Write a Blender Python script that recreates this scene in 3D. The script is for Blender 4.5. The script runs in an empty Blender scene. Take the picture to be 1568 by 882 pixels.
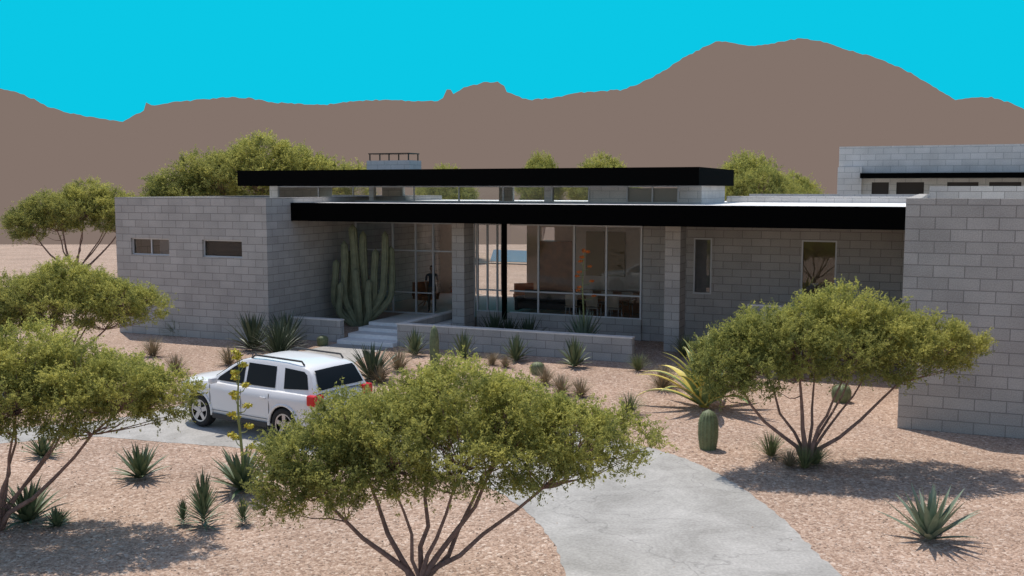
import bpy, bmesh, math, random
import numpy as np
from mathutils import Vector, Matrix, Quaternion
random.seed(7); rng=np.random.default_rng(7)
scene=bpy.context.scene
scene.view_settings.view_transform='Standard'; scene.view_settings.look='None'; scene.view_settings.exposure=0
COL=scene.collection
A=math.radians(23.0); CA,SA=math.cos(A),math.sin(A)
def W(u,v,z=0): return (u*CA+v*SA, -u*SA+v*CA, z)

# ---------------- materials ----------------
def newmat(name):
    m=bpy.data.materials.new(name); m.use_nodes=True
    nt=m.node_tree; b=nt.nodes['Principled BSDF']; return m,nt,b
def simple(name,col,rough=.6,metal=0,noise=.0,nscale=8,bump=0,spec=.5):
    m,nt,b=newmat(name)
    b.inputs['Base Color'].default_value=(*col,1); b.inputs['Roughness'].default_value=rough; b.inputs['Metallic'].default_value=metal
    b.inputs['Specular IOR Level'].default_value=spec
    if noise>0 or bump>0:
        tc=nt.nodes.new('ShaderNodeTexCoord'); n=nt.nodes.new('ShaderNodeTexNoise')
        n.inputs['Scale'].default_value=nscale; n.inputs['Detail'].default_value=5
        nt.links.new(tc.outputs['Object'],n.inputs['Vector'])
        mr=nt.nodes.new('ShaderNodeMapRange'); mr.inputs['From Min'].default_value=.3; mr.inputs['From Max'].default_value=.7
        mr.inputs['To Min'].default_value=1-noise; mr.inputs['To Max'].default_value=1+noise
        nt.links.new(n.outputs['Fac'],mr.inputs['Value'])
        hs=nt.nodes.new('ShaderNodeHueSaturation'); hs.inputs['Color'].default_value=(*col,1)
        nt.links.new(mr.outputs['Result'],hs.inputs['Value']); nt.links.new(hs.outputs['Color'],b.inputs['Base Color'])
        if bump>0:
            bp=nt.nodes.new('ShaderNodeBump'); bp.inputs['Strength'].default_value=bump; bp.inputs['Distance'].default_value=.02
            nt.links.new(n.outputs['Fac'],bp.inputs['Height']); nt.links.new(bp.outputs['Normal'],b.inputs['Normal'])
    return m
def blockmat(name,c1,c2,mort):
    m,nt,b=newmat(name); b.inputs['Roughness'].default_value=.9; b.inputs['Specular IOR Level'].default_value=.2
    uv=nt.nodes.new('ShaderNodeUVMap'); uv.uv_map='UVMap'
    br=nt.nodes.new('ShaderNodeTexBrick'); br.offset=.5
    br.inputs['Scale'].default_value=1; br.inputs['Brick Width'].default_value=.62; br.inputs['Row Height'].default_value=.26
    br.inputs['Mortar Size'].default_value=.012; br.inputs['Mortar Smooth'].default_value=.2
    br.inputs['Color1'].default_value=(*c1,1); br.inputs['Color2'].default_value=(*c2,1); br.inputs['Mortar'].default_value=(*mort,1)
    nt.links.new(uv.outputs['UV'],br.inputs['Vector'])
    n=nt.nodes.new('ShaderNodeTexNoise'); n.inputs['Scale'].default_value=1.3; n.inputs['Detail'].default_value=6
    n2=nt.nodes.new('ShaderNodeTexNoise'); n2.inputs['Scale'].default_value=45; n2.inputs['Detail'].default_value=3
    nt.links.new(uv.outputs['UV'],n.inputs['Vector']); nt.links.new(uv.outputs['UV'],n2.inputs['Vector'])
    mr=nt.nodes.new('ShaderNodeMapRange'); mr.inputs['From Min'].default_value=.3; mr.inputs['From Max'].default_value=.7; mr.inputs['To Min'].default_value=.9; mr.inputs['To Max'].default_value=1.08
    nt.links.new(n.outputs['Fac'],mr.inputs['Value'])
    mr2=nt.nodes.new('ShaderNodeMapRange'); mr2.inputs['From Min'].default_value=.3; mr2.inputs['From Max'].default_value=.7; mr2.inputs['To Min'].default_value=.78; mr2.inputs['To Max'].default_value=1.18
    nt.links.new(n2.outputs['Fac'],mr2.inputs['Value'])
    mu=nt.nodes.new('ShaderNodeMath'); mu.operation='MULTIPLY'
    nt.links.new(mr.outputs[0],mu.inputs[0]); nt.links.new(mr2.outputs[0],mu.inputs[1])
    hs=nt.nodes.new('ShaderNodeHueSaturation'); nt.links.new(br.outputs['Color'],hs.inputs['Color']); nt.links.new(mu.outputs[0],hs.inputs['Value'])
    nt.links.new(hs.outputs['Color'],b.inputs['Base Color'])
    ad=nt.nodes.new('ShaderNodeMath'); ad.operation='MULTIPLY_ADD'; ad.inputs[1].default_value=-1.0
    nt.links.new(br.outputs['Fac'],ad.inputs[0]); nt.links.new(n2.outputs['Fac'],ad.inputs[2])
    bp=nt.nodes.new('ShaderNodeBump'); bp.inputs['Strength'].default_value=.5; bp.inputs['Distance'].default_value=.012
    nt.links.new(ad.outputs[0],bp.inputs['Height']); nt.links.new(bp.outputs['Normal'],b.inputs['Normal'])
    return m
M_block=blockmat('block_masonry',(.40,.375,.345),(.475,.447,.412),(.27,.255,.235))
M_block2=blockmat('pale_lit_block_masonry',(.66,.63,.585),(.74,.7,.655),(.5,.48,.45))  # whiter block copy; brighter light on the neighbour house is put into its colour
M_cap=simple('sun_toned_wall_cap',(.75,.7,.65),.85,noise=.1,nscale=3)  # pale cap; sunlight on the wall tops is put into its colour
M_black=simple('black_fascia',(.002,.002,.002),.9,spec=.03)
M_roof=simple('white_roof_membrane',(.8,.79,.77),.8,noise=.08,nscale=2)
M_alu=simple('aluminium_frame',(.55,.55,.55),.4,.1)
M_dark=simple('dark_metal',(.02,.02,.02),.4,.5)
M_soffit=simple('soffit',(.42,.38,.34),.8)
M_plaster=simple('plaster',(.62,.49,.4),.8,noise=.06)
M_wood=simple('wood_panel',(.34,.14,.065),.4,noise=.3,nscale=4)
M_olive=simple('olive_panel',(.2,.14,.055),.6)
M_floor=simple('interior_floor',(.52,.38,.3),.65,noise=.1)
M_fabric=simple('fabric',(.06,.05,.045),.9)
M_orange=simple('orange_fabric',(.6,.13,.03),.8)
M_water=simple('pool_water',(.06,.28,.45),.08)
M_win=simple('grey_window_blind',(.3,.29,.28),.7,noise=.1,nscale=3)
def glassmat(name,tint=(.93,.95,.95),base=.0):
    m=bpy.data.materials.new(name); m.use_nodes=True; nt=m.node_tree; nt.nodes.clear()
    o=nt.nodes.new('ShaderNodeOutputMaterial'); t=nt.nodes.new('ShaderNodeBsdfTransparent'); t.inputs['Color'].default_value=(*tint,1)
    g=nt.nodes.new('ShaderNodeBsdfGlossy'); g.inputs['Roughness'].default_value=.01
    f=nt.nodes.new('ShaderNodeFresnel'); f.inputs['IOR'].default_value=1.5
    a=nt.nodes.new('ShaderNodeMath'); a.operation='ADD'; a.inputs[1].default_value=base; a.use_clamp=True
    mx=nt.nodes.new('ShaderNodeMixShader'); nt.links.new(f.outputs[0],a.inputs[0]); nt.links.new(a.outputs[0],mx.inputs[0])
    nt.links.new(t.outputs[0],mx.inputs[1]); nt.links.new(g.outputs[0],mx.inputs[2]); nt.links.new(mx.outputs[0],o.inputs[0]); return m
M_glass=glassmat('window_glass')
M_glass_t=glassmat('tinted_glass',(.75,.75,.75),.06)
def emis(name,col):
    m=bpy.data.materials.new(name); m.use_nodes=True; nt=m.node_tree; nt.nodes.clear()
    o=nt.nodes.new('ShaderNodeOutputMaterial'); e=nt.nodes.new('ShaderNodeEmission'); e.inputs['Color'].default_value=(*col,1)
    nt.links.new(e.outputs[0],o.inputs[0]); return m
def s2l(c): 
    return tuple(((x/255+.055)/1.055)**2.4 if x/255>.04045 else x/255/12.92 for x in c)
M_sky=emis('clear_sky',s2l((11,199,229)))
M_mount=emis('mountain_haze_glow',s2l((131,115,107)))  # flat self-lit colour; distance haze is put in as emission

def gravelmat():
    m,nt,b=newmat('decomposed_granite_gravel'); b.inputs['Roughness'].default_value=.95; b.inputs['Specular IOR Level'].default_value=.15
    tc=nt.nodes.new('ShaderNodeTexCoord')
    v1=nt.nodes.new('ShaderNodeTexVoronoi'); v1.inputs['Scale'].default_value=19
    v2=nt.nodes.new('ShaderNodeTexVoronoi'); v2.inputs['Scale'].default_value=44
    n=nt.nodes.new('ShaderNodeTexNoise'); n.inputs['Scale'].default_value=.45; n.inputs['Detail'].default_value=7
    for x in (v1,v2,n): nt.links.new(tc.outputs['Object'],x.inputs['Vector'])
    def ramp(src,stops):
        r=nt.nodes.new('ShaderNodeValToRGB'); r.color_ramp.interpolation='LINEAR'
        while len(r.color_ramp.elements)<len(stops): r.color_ramp.elements.new(.5)
        for e,(p,c) in zip(r.color_ramp.elements,stops): e.position=p; e.color=(*c,1)
        nt.links.new(src,r.inputs[0]); return r
    s1=nt.nodes.new('ShaderNodeSeparateColor'); nt.links.new(v1.outputs['Color'],s1.inputs[0])
    s2=nt.nodes.new('ShaderNodeSeparateColor'); nt.links.new(v2.outputs['Color'],s2.inputs[0])
    st=[(0,(.13,.083,.06)),(.2,(.31,.208,.152)),(.55,(.435,.305,.23)),(.85,(.51,.375,.29)),(1,(.76,.64,.54))]
    r1=ramp(s1.outputs[0],st); r2=ramp(s2.outputs[0],st)
    mx=nt.nodes.new('ShaderNodeMix'); mx.data_type='RGBA'; mx.inputs[0].default_value=.5
    nt.links.new(r1.outputs[0],mx.inputs[6]); nt.links.new(r2.outputs[0],mx.inputs[7])
    mr=nt.nodes.new('ShaderNodeMapRange'); mr.inputs['From Min'].default_value=.3; mr.inputs['From Max'].default_value=.7; mr.inputs['To Min'].default_value=.86; mr.inputs['To Max'].default_value=1.1
    nt.links.new(n.outputs['Fac'],mr.inputs[0])
    hs=nt.nodes.new('ShaderNodeHueSaturation'); nt.links.new(mx.outputs[2],hs.inputs['Color']); nt.links.new(mr.outputs[0],hs.inputs['Value'])
    nt.links.new(hs.outputs[0],b.inputs['Base Color'])
    bp=nt.nodes.new('ShaderNodeBump'); bp.inputs['Strength'].default_value=.7; bp.inputs['Distance'].default_value=.025; bp.invert=True
    nt.links.new(v1.outputs['Distance'],bp.inputs['Height']); nt.links.new(bp.outputs[0],b.inputs['Normal'])
    return m
M_gravel=gravelmat()
def concretemat():
    m,nt,b=newmat('driveway_concrete'); b.inputs['Roughness'].default_value=.85
    tc=nt.nodes.new('ShaderNodeTexCoord')
    n=nt.nodes.new('ShaderNodeTexNoise'); n.inputs['Scale'].default_value=.9; n.inputs['Detail'].default_value=9; n.inputs['Roughness'].default_value=.7; n.inputs['Distortion'].default_value=.6
    n2=nt.nodes.new('ShaderNodeTexNoise'); n2.inputs['Scale'].default_value=22; n2.inputs['Detail'].default_value=5
    v=nt.nodes.new('ShaderNodeTexVoronoi'); v.feature='DISTANCE_TO_EDGE'; v.inputs['Scale'].default_value=.3
    dn=nt.nodes.new('ShaderNodeTexNoise'); dn.inputs['Scale'].default_value=1.5; dn.inputs['Detail'].default_value=6
    va=nt.nodes.new('ShaderNodeVectorMath'); va.operation='ADD'
    for x in (n,n2,dn): nt.links.new(tc.outputs['Object'],x.inputs['Vector'])
    nt.links.new(tc.outputs['Object'],va.inputs[0]); nt.links.new(dn.outputs['Color'],va.inputs[1]); nt.links.new(va.outputs[0],v.inputs['Vector'])
    r=nt.nodes.new('ShaderNodeValToRGB'); r.color_ramp.elements[0].position=.3; r.color_ramp.elements[0].color=(.27,.26,.24,1); r.color_ramp.elements[1].position=.68; r.color_ramp.elements[1].color=(.46,.445,.42,1)
    nt.links.new(n.outputs['Fac'],r.inputs[0])
    cr=nt.nodes.new('ShaderNodeMapRange'); cr.inputs['From Min'].default_value=.0; cr.inputs['From Max'].default_value=.006; cr.inputs['To Min'].default_value=.72; cr.inputs['To Max'].default_value=1
    nt.links.new(v.outputs['Distance'],cr.inputs[0])
    m2=nt.nodes.new('ShaderNodeMapRange'); m2.inputs['From Min'].default_value=.3; m2.inputs['From Max'].default_value=.7; m2.inputs['To Min'].default_value=.83; m2.inputs['To Max'].default_value=1.14
    nt.links.new(n2.outputs['Fac'],m2.inputs[0])
    mu=nt.nodes.new('ShaderNodeMath'); mu.operation='MULTIPLY'; nt.links.new(cr.outputs[0],mu.inputs[0]); nt.links.new(m2.outputs[0],mu.inputs[1])
    hs=nt.nodes.new('ShaderNodeHueSaturation'); nt.links.new(r.outputs[0],hs.inputs['Color']); nt.links.new(mu.outputs[0],hs.inputs['Value'])
    nt.links.new(hs.outputs[0],b.inputs['Base Color'])
    bp=nt.nodes.new('ShaderNodeBump'); bp.inputs['Strength'].default_value=.3; bp.inputs['Distance'].default_value=.012
    nt.links.new(n2.outputs['Fac'],bp.inputs['Height']); nt.links.new(bp.outputs[0],b.inputs['Normal'])
    return m
M_conc=concretemat()
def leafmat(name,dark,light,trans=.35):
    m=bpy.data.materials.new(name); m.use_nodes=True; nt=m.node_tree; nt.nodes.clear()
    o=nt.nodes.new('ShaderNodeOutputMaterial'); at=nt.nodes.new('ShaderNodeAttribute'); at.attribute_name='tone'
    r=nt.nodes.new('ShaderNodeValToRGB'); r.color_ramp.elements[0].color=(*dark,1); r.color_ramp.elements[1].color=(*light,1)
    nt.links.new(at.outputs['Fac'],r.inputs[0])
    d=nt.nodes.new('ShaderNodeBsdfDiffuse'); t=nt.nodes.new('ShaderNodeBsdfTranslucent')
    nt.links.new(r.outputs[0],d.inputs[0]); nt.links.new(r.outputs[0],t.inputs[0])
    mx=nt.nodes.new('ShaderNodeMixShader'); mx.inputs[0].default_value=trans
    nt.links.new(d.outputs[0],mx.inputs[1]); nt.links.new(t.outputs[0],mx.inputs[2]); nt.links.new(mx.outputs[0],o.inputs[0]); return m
M_leaf=leafmat('palo_verde_foliage',(.17,.2,.075),(.6,.57,.16),.48)  # ramp from shaded to sunlit leaf colour; light is put into the tone
M_bark=simple('bark',(.24,.15,.12),.9,noise=.3,nscale=12,bump=.4)
M_agave=simple('agave_leaf',(.12,.16,.08),.5,noise=.25,nscale=6)
M_agave_b=simple('blue_agave_leaf',(.2,.25,.17),.5,noise=.2,nscale=6)
M_agave_v=simple('variegated_leaf_centre',(.17,.25,.1),.5,noise=.2,nscale=6)
M_agave_d=simple('dark_agave_leaf',(.06,.085,.045),.5,noise=.3,nscale=6)
M_yellow=simple('yellow_leaf_margin',(.66,.55,.13),.5,noise=.2,nscale=5)
M_cact=simple('cactus_skin',(.14,.17,.08),.6,noise=.25,nscale=9)
M_organ=simple('organ_pipe_skin',(.17,.18,.105),.7,noise=.25,nscale=5)
M_spine=simple('cactus_spines',(.35,.3,.18),.7)
M_dry=simple('dry_grass',(.3,.24,.15),.8,noise=.3,nscale=9)
M_green=simple('green_grass',(.16,.19,.08),.7,noise=.3,nscale=9)
M_flowy=simple('yellow_flower',(.55,.48,.05),.7,noise=.3,nscale=20)
M_flowo=simple('orange_flower',(.8,.22,.04),.7,noise=.3,nscale=20)
M_stalk=simple('flower_stalk',(.25,.28,.1),.7)

# ---------------- mesh helpers ----------------
def empty(name,loc=(0,0,0),rot=0):
    e=bpy.data.objects.new(name,None); e.location=loc; e.rotation_euler=(0,0,rot); e.empty_display_size=.5; COL.objects.link(e); return e
def obj(name,mesh,parent=None,loc=None,rot=None,scale=None):
    o=bpy.data.objects.new(name,mesh); COL.objects.link(o)
    if parent: o.parent=parent
    if loc is not None: o.location=loc
    if rot is not None: o.rotation_euler=rot
    if scale is not None: o.scale=scale
    return o
def mk(name,verts,faces,mats,midx=None,smooth=False):
    me=bpy.data.meshes.new(name); me.from_pydata([tuple(map(float,v)) for v in verts],[],[tuple(f) for f in faces])
    for m in (mats if isinstance(mats,(list,tuple)) else [mats]): me.materials.append(m)
    if midx is not None: me.polygons.foreach_set('material_index',list(midx))
    if smooth: me.polygons.foreach_set('use_smooth',[True]*len(me.polygons))
    me.update(); return me
def boxes(name,bl,mat,parent=None,bevel=0):
    V=[];F=[];UV=[]
    for (a,b,c,d,e,f) in bl:
        i=len(V)
        V+=[(a,c,e),(b,c,e),(b,d,e),(a,d,e),(a,c,f),(b,c,f),(b,d,f),(a,d,f)]
        for q,ax in (((0,3,2,1),'z'),((4,5,6,7),'z'),((0,1,5,4),'y'),((2,3,7,6),'y'),((1,2,6,5),'x'),((3,0,4,7),'x')):
            F.append([i+k for k in q])
            for k in q:
                p=V[i+k]
                UV.append((p[0],p[1]) if ax=='z' else ((p[0],p[2]) if ax=='y' else (p[1],p[2])))
    me=mk(name,V,F,mat)
    ul=me.uv_layers.new(name='UVMap')
    for l,t in zip(ul.data,UV): l.uv=t
    o=obj(name,me,parent)
    if bevel: 
        md=o.modifiers.new('bevel','BEVEL'); md.width=bevel; md.segments=2
    return o
def wallboxes(u0,u1,v0,v1,z0,z1,ops):
    out=[]; cur=u0
    for (a,b,c,d) in sorted(ops):
        if a>cur: out.append((cur,a,v0,v1,z0,z1))
        if c>z0: out.append((a,b,v0,v1,z0,c))
        if d<z1: out.append((a,b,v0,v1,d,z1))
        cur=b
    if cur<u1: out.append((cur,u1,v0,v1,z0,z1))
    return out
def pane(name,u0,u1,v,z0,z1,mat,parent):
    return obj(name,mk(name,[(u0,v,z0),(u1,v,z0),(u1,v,z1),(u0,v,z1)],[(0,1,2,3)],mat),parent)
def tube(pts,rad,n=6,ribs=0,rd=.0,off=0,cap=True):
    V=[];F=[]; P=[Vector(p) for p in pts]; m=len(P)
    ref=Vector((0.13,0.97,.2)).normalized()
    for i in range(m):
        t=(P[min(i+1,m-1)]-P[max(i-1,0)])
        if t.length<1e-6: t=Vector((0,0,1))
        t.normalize(); a=t.cross(ref)
        if a.length<1e-3: a=t.cross(Vector((1,0,0)))
        a.normalize(); b=t.cross(a)
        for k in range(n):
            th=2*math.pi*k/n; r=rad[i]*(1+(rd*math.cos(ribs*th) if ribs else 0))
            V.append(P[i]+a*math.cos(th)*r+b*math.sin(th)*r)
    for i in range(m-1):
        for k in range(n):
            F.append((off+i*n+k,off+i*n+(k+1)%n,off+(i+1)*n+(k+1)%n,off+(i+1)*n+k))
    if cap: F.append(tuple(off+(m-1)*n+k for k in range(n)))
    return V,F
class MB:
    def __init__(s): s.V=[];s.F=[];s.M=[]
    def add(s,V,F,m=0):
        o=len(s.V); s.V+=list(V); s.F+=[tuple(i+o for i in f) for f in F]; s.M+=[m]*len(F)
    def tube(s,p,r,n=6,m=0,**k): s.add(*tube(p,r,n,**k),m)
    def box(s,a,b,c,d,e,f,m=0):
        s.add([(a,c,e),(b,c,e),(b,d,e),(a,d,e),(a,c,f),(b,c,f),(b,d,f),(a,d,f)],[(0,3,2,1),(4,5,6,7),(0,1,5,4),(2,3,7,6),(1,2,6,5),(3,0,4,7)],m)
    def mesh(s,name,mats,smooth=False): return mk(name,s.V,s.F,mats,s.M,smooth)

# ---------------- world / sun / camera ----------------
w=bpy.data.worlds.new('World'); scene.world=w; w.use_nodes=True
nt=w.node_tree; bg=nt.nodes['Background']; sk=nt.nodes.new('ShaderNodeTexSky'); sk.sky_type='NISHITA'; sk.sun_disc=False
sd=Vector((.23,-.40,-1)).normalized()
sk.sun_elevation=math.asin(-sd.z); sk.sun_rotation=math.atan2(-sd.x,-sd.y)
nt.links.new(sk.outputs[0],bg.inputs[0]); bg.inputs[1].default_value=.15
sl=bpy.data.lights.new('sun','SUN'); sl.energy=3.8; sl.angle=math.radians(.5); sl.color=(1,.93,.84)
so=bpy.data.objects.new('sun',sl); so.rotation_euler=sd.to_track_quat('-Z','Y').to_euler(); so.location=(-20,40,60); COL.objects.link(so)
cd=bpy.data.cameras.new('camera'); cd.lens=35; cd.sensor_width=36; cd.clip_end=8000; cd.clip_start=.1
co=bpy.data.objects.new('camera',cd); co.location=(0,0,5.3); co.rotation_euler=(math.radians(90-5.73),0,0); COL.objects.link(co); scene.camera=co

# ---------------- terrain, sky, mountains ----------------
ys=[(-200,0),(-20,0),(40,0),(94,0),(130,-5),(700,-75),(3200,-320)]
xs=[-2500,-300,-60,0,60,300,2500]
V=[(x,y,z) for y,z in ys for x in xs]; n=len(xs)
F=[(j*n+i,j*n+i+1,(j+1)*n+i+1,(j+1)*n+i) for j in range(len(ys)-1) for i in range(n-1)]
obj('gravel_ground',mk('gravel_ground',V,F,M_gravel))
V=[];F=[]
for k in range(61):
    a=math.radians(-62+124*k/60); V+=[(3000*math.sin(a),3000*math.cos(a),-500),(3000*math.sin(a),3000*math.cos(a),1500)]
F=[(2*k,2*k+2,2*k+3,2*k+1) for k in range(60)]
obj('sky',mk('sky',V,F,M_sky))
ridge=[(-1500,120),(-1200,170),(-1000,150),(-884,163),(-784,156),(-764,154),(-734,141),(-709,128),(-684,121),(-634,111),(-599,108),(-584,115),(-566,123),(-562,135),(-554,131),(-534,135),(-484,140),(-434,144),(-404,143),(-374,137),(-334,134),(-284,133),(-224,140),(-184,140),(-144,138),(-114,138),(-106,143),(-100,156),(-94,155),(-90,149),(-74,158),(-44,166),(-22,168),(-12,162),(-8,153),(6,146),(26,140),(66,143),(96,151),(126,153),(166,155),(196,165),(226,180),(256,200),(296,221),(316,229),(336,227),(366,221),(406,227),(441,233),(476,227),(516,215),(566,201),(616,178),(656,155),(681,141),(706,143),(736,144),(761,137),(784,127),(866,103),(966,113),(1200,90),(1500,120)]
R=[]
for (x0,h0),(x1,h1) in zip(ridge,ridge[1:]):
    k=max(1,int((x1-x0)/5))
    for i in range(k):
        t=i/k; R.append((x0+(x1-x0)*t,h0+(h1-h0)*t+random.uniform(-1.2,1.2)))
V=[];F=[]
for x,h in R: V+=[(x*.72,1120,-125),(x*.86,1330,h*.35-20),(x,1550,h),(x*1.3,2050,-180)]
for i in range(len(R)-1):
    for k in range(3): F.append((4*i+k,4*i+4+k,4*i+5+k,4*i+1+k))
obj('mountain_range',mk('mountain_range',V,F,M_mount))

def poly(name,pts,z,mat,parent=None):
    bm=bmesh.new(); vs=[bm.verts.new((x,y,z)) for x,y in pts]; f=bm.faces.new(vs)
    bm.normal_update()
    if f.normal.z<0: f.normal_flip()
    bmesh.ops.triangulate(bm,faces=bm.faces[:]); bm.normal_update()
    me=bpy.data.meshes.new(name); bm.to_mesh(me); bm.free(); me.materials.append(mat); return obj(name,me,parent)
def catmull(P,k=6):
    out=[]
    for i in range(len(P)-1):
        p0=P[max(i-1,0)];p1=P[i];p2=P[i+1];p3=P[min(i+2,len(P)-1)]
        for j in range(k):
            t=j/k; out.append(tuple(.5*((2*p1[c])+(-p0[c]+p2[c])*t+(2*p0[c]-5*p1[c]+4*p2[c]-p3[c])*t*t+(-p0[c]+3*p1[c]-3*p2[c]+p3[c])*t**3) for c in (0,1)))
    out.append(P[-1]); return out
up=catmull([(6.3,6),(5.0,10.5),(4.51,13.5),(4.41,14.8),(4.27,16.3),(3.88,18.0),(3.38,19.2),(2.7,20.1),(.95,21.8),(-1.31,23.5),(-3.7,25.2),(-6.2,25.6),(-7.7,24.6),(-8.8,22.9),(-10.5,21.9),(-14,21.2),(-22,20.5)],10)
lo=catmull([(-22,17),(-14,18.8),(-10.5,20.4),(-9.0,20.9),(-7.2,20.4),(-5.04,19.8),(-2.28,18.7),(-.75,17.7),(.065,16.4),(.55,14.8),(.72,13.5),(.85,10.5),(1.1,6)],10)
DP=[(x+random.uniform(-.03,.03),y+random.uniform(-.03,.03)) for x,y in up+lo]
drive=poly('driveway',DP,.004,M_conc)
pw=catmull([W(-18.7,28.69)[:2],W(-18.8,27)[:2],W(-18.5,24.5)[:2],W(-19.2,22)[:2],W(-16,21)[:2],W(-15.7,24)[:2],W(-16.5,27)[:2],W(-16.5,28.69)[:2]],4)
poly('entry_path',pw,.010,M_conc)
# loose stones
def inside(p,P):
    c=False; j=len(P)-1
    for i in range(len(P)):
        if (P[i][1]>p[1])!=(P[j][1]>p[1]) and p[0]<(P[j][0]-P[i][0])*(p[1]-P[i][1])/(P[j][1]-P[i][1])+P[i][0]: c=not c
        j=i
    return c
M_stone=simple('loose_stone',(.45,.33,.25),.9,noise=.5,nscale=1.7)
mb=MB(); rs=random.Random(2)
for _ in range(9000):
    y=8+18*rs.random()**1.3; x=rs.uniform(-.62,.62)*y
    if inside((x,y),DP) and rs.random()>.02: continue
    s=rs.uniform(.01,.028); a=rs.random()*6
    ca,sa=math.cos(a)*s,math.sin(a)*s; h=s*rs.uniform(.5,.9)
    mb.add([(x+ca,y+sa,0),(x-sa*.8,y+ca*.8,0),(x-ca*1.1,y-sa*1.1,0),(x+sa*.7,y-ca*.7,0),(x+ca*.3,y+sa*.3,h),(x-ca*.4,y-sa*.4,h*.9)],[(0,1,4),(1,2,5),(1,5,4),(2,3,5),(3,0,4),(3,4,5)])
obj('loose_stones',mb.mesh('loose_stones',[M_stone]))

# ---------------- main house ----------------
H=empty('modern_block_house',rot=-A)
WZ=4.97
boxes('left_wing_front_wall',wallboxes(-27.6,-20.9,27.9,28.2,0,WZ,[(-26.9,-25.14,2.9,3.5),(-23.66,-21.95,2.9,3.5)]),M_block,H)
boxes('left_wing_side_walls',[(-21.2,-20.9,28.2,41,0,WZ),(-27.6,-27.3,28.2,41,0,WZ),(-27.3,-21.2,40.7,41,0,WZ)],M_block,H)
boxes('left_wing_roof',[(-27.3,-21.2,28.2,33.5,4.5,4.65)],M_roof,H)
for nm,(a,b) in {'slot_window_a':(-26.9,-25.14),'slot_window_b':(-23.66,-21.95)}.items():
    boxes(nm+'_frame',[(a,b,27.98,28.03,2.9,2.94),(a,b,27.98,28.03,3.46,3.5),(a,a+.04,27.98,28.03,2.94,3.46),(b-.04,b,27.98,28.03,2.94,3.46)]+([((a+b)/2-.02,(a+b)/2+.02,27.98,28.03,2.94,3.46)] if a<-25 else []),M_alu,H)
    pane(nm,a,b,28.02,2.9,3.5,M_glass_t if a<-25 else M_glass,H)
boxes('window_blind',[(-23.66,-21.95,28.16,28.19,2.9,3.5)],M_fabric,H)
boxes('window_blind_a',[(-25.8,-25.14,28.16,28.19,2.9,3.5)],M_win,H)
# lower roof
boxes('lower_roof_fascia',[(-20.897,-.603,29.3,29.5,4.156,4.79)],M_black,H)
boxes('lower_roof_slab',[(-20.9,-.6,29.5,33.6,4.166,4.77)],M_roof,H)
boxes('soffit',[(-20.9,-.6,29.5,33.5,4.15,4.163)],M_soffit,H)
boxes('rear_roof',[(-7.4,-.6,33.6,41,4.2,4.77),(-20.9,-7.4,37.8,41.3,4.2,4.77)],M_roof,H)
boxes('rear_parapet',[(-7.3,-.6,38,38.25,4.77,5.0)],M_block2,H)
# upper roof + clerestory
boxes('upper_roof',[(-25.3,-7.05,32.0,38.0,5.38,5.98)],M_black,H)
boxes('clerestory_piers',[(-24.9,-24.5,33.5,33.8,4.65,5.38),(-20.3,-20.1,33.6,33.8,4.77,5.38),(-13.0,-12.7,33.6,33.8,4.77,5.38),(-11.3,-9.9,33.6,33.8,4.77,5.38),(-8.1,-7.3,33.6,33.8,4.77,5.38),
   (-7.6,-7.3,33.8,37.6,4.77,5.38),(-24.9,-24.6,33.8,37.6,4.65,5.38),(-16.5,-15.9,37.5,37.7,4.77,5.38),(-22,-21,37.5,37.7,4.77,5.38)],M_block2,H)
cf=[]
for u in (-24.5,-22.6,-21,-18.3,-16.4,-14.6,-12.7,-11.3,-9.9,-9.0,-8.1): cf.append((u-.025,u+.025,33.55,33.6,4.8,5.36))
cf+=[(-24.5,-7.3,33.55,33.6,5.33,5.379),(-24.5,-7.3,33.55,33.6,4.775,4.82)]
boxes('clerestory_frames',cf,M_alu,H)
pane('clerestory_glass',-24.5,-7.3,33.62,4.8,5.36,M_glass,H)
pane('clerestory_glass_rear',-24.5,-7.3,37.6,4.8,5.38,M_glass,H)
boxes('clerestory_blind',[(-9.9,-8.1,33.7,33.72,4.8,5.3)],M_soffit,H)
boxes('chimney',[(-21.6,-19.6,35.6,36.6,5.98,6.42)],M_block2,H)
cc=[]
for u in (-21.5,-20.6,-19.7):
    for v in (35.7,36.5): cc.append((u-.02,u+.02,v-.02,v+.02,6.42,6.68))
boxes('chimney_cap_frame',cc+[(-21.55,-19.65,35.65,36.55,6.68,6.72)],M_dark,H)
# facade
boxes('facade_wall',wallboxes(-9.3,-.6,33.5,33.75,0,4.15,[(-7.51,-6.89,1.72,3.62),(-3.97,-2.87,1.72,3.62)]),M_block,H)
for k,(a,b) in enumerate(((-7.51,-6.89),(-3.97,-2.87))):
    boxes('facade_window_frame_%d'%k,[(a,b,33.48,33.56,1.72,1.77),(a,b,33.48,33.56,3.57,3.62),(a,a+.05,33.48,33.56,1.77,3.57),(b-.05,b,33.48,33.56,1.77,3.57)],M_alu,H)
    pane('facade_window_glass_%d'%k,a,b,33.53,1.74,3.6,M_glass_t,H)
    boxes('facade_window_backing_%d'%k,[(a,b,33.58,33.6,1.72,3.62)],M_win if k==0 else M_olive,H)  # second sheet is olive: the reflection in that pane is put into its colour
boxes('columns',[(-15.68,-15.2,31.5,32.3,0,4.15),(-8.0,-7.5,31.5,32.3,0,4.15)],M_block,H)
boxes('bay_plinth',[(-15.6,-9.3,33.4,33.65,0,.73)],M_block,H)
fr=[]
for u in (-15.2,-14.8,-13.17,-11.8,-10.6,-9.34,-15.6): fr.append((u-.03,u+.03,33.45,33.53,.75,4.0))
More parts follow.
